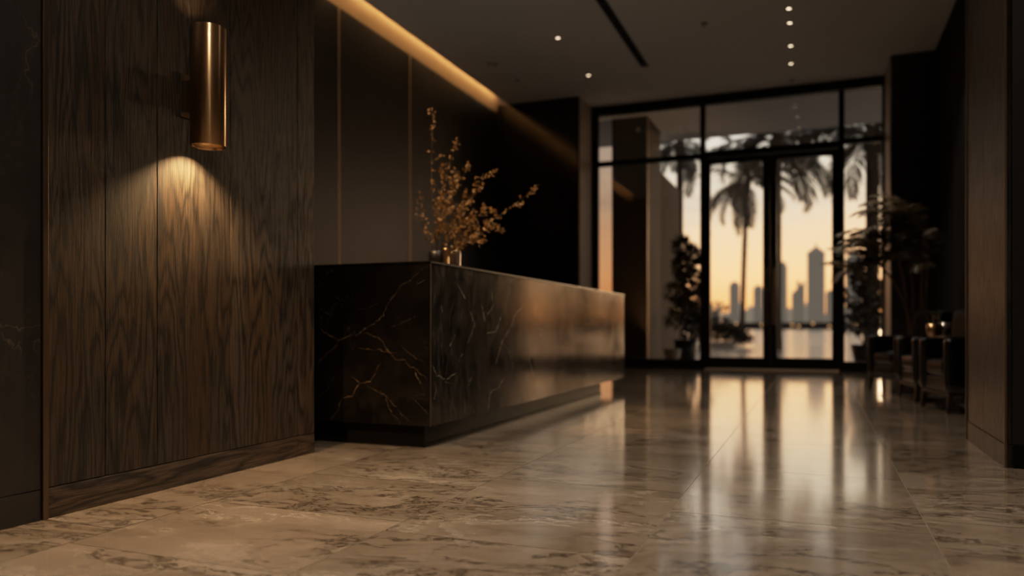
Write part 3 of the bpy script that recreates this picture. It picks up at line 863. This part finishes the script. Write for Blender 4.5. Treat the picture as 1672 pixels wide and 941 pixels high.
# kerbed bed with low bush
Xa, d = atY(1150, 34); Xb, d2 = atY(1216, 31.0)
bed = empty('planting_bed', (0, 0, 0)); tag(bed, 'low stone-kerbed planting bed outside by the water', 'planting bed')
MB().box(Xa-2.5, Xb-.2, 29.2, 33.0, GZ, .14).build('kerb', 'kerb_stone', bed, bevel=.02)
MB().box(Xa-2.3, Xb-.4, 29.4, 32.8, .13, .15).build('soil', 'soil', bed)
rd = random.Random(9)
X, d = atY(1180, 31)
mb = MB(); leafball(mb, (0, 0, 0), 1.25, .9, .72, 1500, .22, .07, rd, True)
tag(mb.build('low_bush', 'shrub_leaf', loc=(X-.1, 31, .17)), 'rounded low bush growing in the kerbed bed', 'bush')
X, d = atY(1168, 38)
mb = MB(); st = MB()
for k in range(9):
    tip = Vector((rd.uniform(-.8, .9), rd.uniform(-.4, .4), 1.1+rd.uniform(-.4, .5))); st.tube([(0, 0, 0), tip*.5+Vector((0, 0, .1)), tip], [.05, .035, .02], 5)
    leafball(mb, tip, .42, .4, .2, 110, .2, .06, rd)
tr_ = empty('small_tree', (X, 32.4, .152)); tag(tr_, 'small spreading tree behind the low bush by the water', 'tree')
st.build('branches', 'trunk', tr_); mb.build('foliage', 'shrub_leaf', tr_)

# ------------------------------------------------------------------ skyline
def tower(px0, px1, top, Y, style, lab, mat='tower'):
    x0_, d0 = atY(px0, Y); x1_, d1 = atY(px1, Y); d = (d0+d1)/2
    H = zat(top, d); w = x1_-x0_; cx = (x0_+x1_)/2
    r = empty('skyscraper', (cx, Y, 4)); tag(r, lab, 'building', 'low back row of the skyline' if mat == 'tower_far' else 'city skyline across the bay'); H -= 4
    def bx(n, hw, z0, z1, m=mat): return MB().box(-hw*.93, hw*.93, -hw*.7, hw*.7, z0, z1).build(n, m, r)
    if style == 'spire':
        b = H*.86; bx('shaft', w/2, 0, b)
        MB().add([(-w/2, -w*.4, b), (w/2, -w*.4, b), (w/2, w*.4, b), (-w/2, w*.4, b), (-w*.12, -w*.1, b+H*.075), (w*.12, -w*.1, b+H*.075), (w*.12, w*.1, b+H*.075), (-w*.12, w*.1, b+H*.075)],
                 [(0, 1, 5, 4), (1, 2, 6, 5), (2, 3, 7, 6), (3, 0, 4, 7), (4, 5, 6, 7)]).build('roof', mat, r)
        MB().tube([(0, 0, b+H*.07), (0, 0, H)], [w*.06, w*.015], 8).build('spire', mat, r)
    elif style == 'dome':
        b = H-w*.35; bx('shaft', w/2, 0, b); MB().lathe([(w*.42, b), (w*.38, b+w*.18), (w*.2, b+w*.31), (.01, b+w*.35)], 20).build('roof', mat, r, smooth=True)
    elif style == 'step':
        bx('shaft', w/2, 0, H*.72); bx('upper_tier', w*.36, H*.72, H*.9); bx('crown', w*.2, H*.9, H)
    elif style == 'slope':
        MB().add([(-w/2, -w*.4, 0), (w/2, -w*.4, 0), (w/2, w*.4, 0), (-w/2, w*.4, 0), (-w/2, -w*.4, H*.7), (w/2, -w*.4, H), (w/2, w*.4, H), (-w/2, w*.4, H*.7)],
                 [(0, 1, 5, 4), (1, 2, 6, 5), (2, 3, 7, 6), (3, 0, 4, 7), (4, 5, 6, 7)]).build('shaft', mat, r)
        bx('crown', w*.12, H*.8, H*1.0)
    else:
        bx('shaft', w/2, 0, H*.94); bx('crown', w*.34, H*.94, H)
T = [(1317, 1348, 396, 655, 'spire', 'tallest pointed skyscraper seen through the right door leaf'),
     (1380, 1409, 405, 655, 'spire', 'pointed tower with spire seen through the right sidelight'),
     (1191, 1208, 460, 655, 'dome', 'round-topped tower left of the slender palm trunk'),
     (1230, 1246, 466, 655, 'dome', 'round-topped tower right of the slender palm trunk'),
     (1268, 1286, 428, 655, 'flat', 'tall flat tower just right of the door meeting edge'),
     (1293, 1314, 459, 655, 'slope', 'slope-topped tower left of the tallest skyscraper'),
     (1348, 1366, 474, 655, 'flat', 'mid-height block right of the tallest skyscraper')]
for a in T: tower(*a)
rd = random.Random(21)
px = 1085; k = 0
while px < 1445:
    w = rd.uniform(12, 20)
    o_n = len(bpy.data.objects)
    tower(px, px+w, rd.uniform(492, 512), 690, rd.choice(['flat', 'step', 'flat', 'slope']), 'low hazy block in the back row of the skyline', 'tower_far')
    px += w*rd.uniform(1.0, 1.12); k += 1
px = 975
while px < 1002:
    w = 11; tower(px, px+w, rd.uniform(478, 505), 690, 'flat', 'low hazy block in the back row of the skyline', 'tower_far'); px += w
rd = random.Random(5)
for k in range(15):
    px = 1160+k*19+rd.uniform(-8, 8); X, d = atY(px, 636)
    o = MB().lathe([(.001, -1.0), (.9, -.5), (1.1, 0), (.8, .6), (.001, 1.0)], 10).build('shore_lamp', 'shore_lamp', loc=(X, 636, rd.uniform(1.5, 4.5)))
    tag(o, 'tiny warm light glowing on the far shore', 'lamp', 'lights along the far shore')
    pole = MB().tube([(0, 0, -o.location.z), (0, 0, -.8)], .15, 5).build('pole', 'shore', o)

# ------------------------------------------------------------------ world
w = bpy.data.worlds.new('world'); SC.world = w; w.use_nodes = True
nt = w.node_tree; nt.nodes.clear()
class WT(NT):
    def __init__(s): s.t = nt; s.out = s.n('ShaderNodeOutputWorld')
t = WT()
gen = t.n('ShaderNodeTexCoord').outputs['Generated']
sep = t.n('ShaderNodeSeparateXYZ'); t.l(gen, sep.inputs[0])
z = sep.outputs[2]
def srgb(r, g, b): return tuple(((c/255+.055)/1.055)**2.4 if c > 10 else c/255/12.92 for c in (r, g, b))
warm = t.ramp(t.math('MULTIPLY', z, 2.5), [(0., srgb(225, 138, 80)), (.06, srgb(244, 164, 98)), (.17, srgb(250, 187, 130)), (.30, srgb(232, 187, 144)), (.42, srgb(205, 186, 160)), (.62, srgb(196, 192, 182)), (1., srgb(120, 125, 130))])
cool = t.ramp(t.math('MULTIPLY', z, 2.5), [(0., srgb(150, 118, 95)), (.3, srgb(140, 128, 118)), (1., srgb(80, 86, 95))])
az = t.math('MULTIPLY_ADD', sep.outputs[1], .5, .5)
c = t.mix(t.ramp(az, [(.45, 0.), (.92, 1.)]), cool, warm)
cl = t.noise(t.mapv(gen, (1.6, 1.6, 11)), 2.6, 6, .6)
band = t.ramp(z, [(.10, 0.), (.16, .8), (.21, .35), (.4, .5)])
cf = t.math('MULTIPLY', t.ramp(cl, [(.50, 0.), (.62, .75)]), band)
c = t.mix(cf, c, srgb(176, 158, 142))
c = t.mix(t.ramp(t.math('MULTIPLY_ADD', sep.outputs[0], .5, .5), [(.388, 1.), (.415, 0.)]), c, t.mix(1.0, c, (.36, .29, .26), 'MULTIPLY'))
c = t.mix(t.ramp(z, [(.0, 0.), (.002, 0.)]), c, c)
dn = t.math('LESS_THAN', z, -.001)
c = t.mix(dn, c, srgb(70, 58, 46))
bg = t.n('ShaderNodeBackground'); t.l(c, bg.inputs[0]); bg.inputs[1].default_value = 2.3
t.l(bg.outputs[0], t.out.inputs[0])

# ------------------------------------------------------------------ lamps
def spot(name, loc, tgt, E, color, size, blend=.5, rad=.05):
    l = bpy.data.lights.new(name, 'SPOT'); l.energy = E; l.color = color; l.spot_size = R(size); l.spot_blend = blend; l.shadow_soft_size = rad
    o = bpy.data.objects.new(name, l); COL.objects.link(o); o.location = loc
    d = Vector(tgt)-Vector(loc); o.rotation_euler = d.to_track_quat('-Z', 'Y').to_euler(); return o
WARM = (1.0, .82, .63); AMB = (1.0, .62, .30)
spot('sconce_lamp_down', (SX-.015, SY, SZ0+.03), (SX-.02, SY, 0), 100, (1., .62, .29), 122, .75, .012)
spot('sconce_lamp_up', (SX-.01, SY, SZ1-.03), (SX-.02, SY, 5), 7, (1., .60, .28), 100, .8, .012)
for i, (x, y, e) in enumerate([(-1.3, 1.7, 60), (.3, 1.2, 42), (-1.2, 4.6, 42), (.1, 4.2, 36), (-1.0, 7.6, 44), (-.35, 10.35, 24), (-.35, 11.7, 18), (-1.0, -1.2, 50)]):
    spot('ceiling_lamp', (x, y, CH-.06), (x, y, 0), e*5.6, WARM, 84, .8, .08)
spot('desk_lamp', (-3.6, 3.95, 4.6), (-2.5, 5.15, 1.75), 850, AMB, 26, .7, .05)
for x, y in ((-3.38, 10.2), (-3.42, 11.9)): spot('ceiling_lamp', (x, y, CH-.06), (x, y, 0), 12, AMB, 80, .8, .05)
l = bpy.data.lights.new('added_highlight', 'POINT'); l.energy = 16; l.color = WARM; l.shadow_soft_size = .09
o = bpy.data.objects.new('added_highlight', l); COL.objects.link(o); o.location = (2.05, -.9, 1.75)  # unseen point light added for the vertical highlight on the bronze cylinder
for n_, p_, e_ in (('added_ceiling_fill', (2.0, 2.6, 2.2), 26), ('added_ceiling_fill', (2.0, -2.0, 2.2), 12), ('added_nook_fill', (-4.4, 7.4, 1.2), 20)):  # unseen upward spots added to brighten the ceiling
    spot(n_, p_, (p_[0]+(-.5 if p_[0] > 0 else .8), p_[1]+.2, 5), e_, (1., .86, .70), 150, .9, .1)
spot('added_panel_fill', (x1+.55, 14.25, .15), (x1, 14.9, 2.2), 55, AMB, 75, .9, .04)  # spot added to warm the outdoor panel and its brass edge
spot('added_palm_fill', (1.0, 9.7, CH-.06), (1.15, 10.5, 2.2), 150, WARM, 50, .8, .06)  # extra spot added to lift the indoor palm fronds
# sky portal in the glazed opening
l = bpy.data.lights.new('sky_portal', 'AREA'); l.shape = 'RECTANGLE'; l.size = FX1-FX0; l.size_y = CH-.05
o = bpy.data.objects.new('sky_portal', l); COL.objects.link(o); o.location = ((FX0+FX1)/2, FY+.4, CH/2); o.rotation_euler = (R(90), 0, PI)
o.rotation_euler = Vector((0, -1, 0)).to_track_quat('-Z', 'Y').to_euler()
l.cycles.is_portal = True
# low after-sunset glow raking in from the bay
l = bpy.data.lights.new('sunset', 'SUN'); l.energy = .5; l.color = (1., .66, .36); l.angle = R(6)
o = bpy.data.objects.new('sunset', l); COL.objects.link(o); o.rotation_euler = Vector((-.12, -1, -.10)).to_track_quat('-Z', 'Y').to_euler()
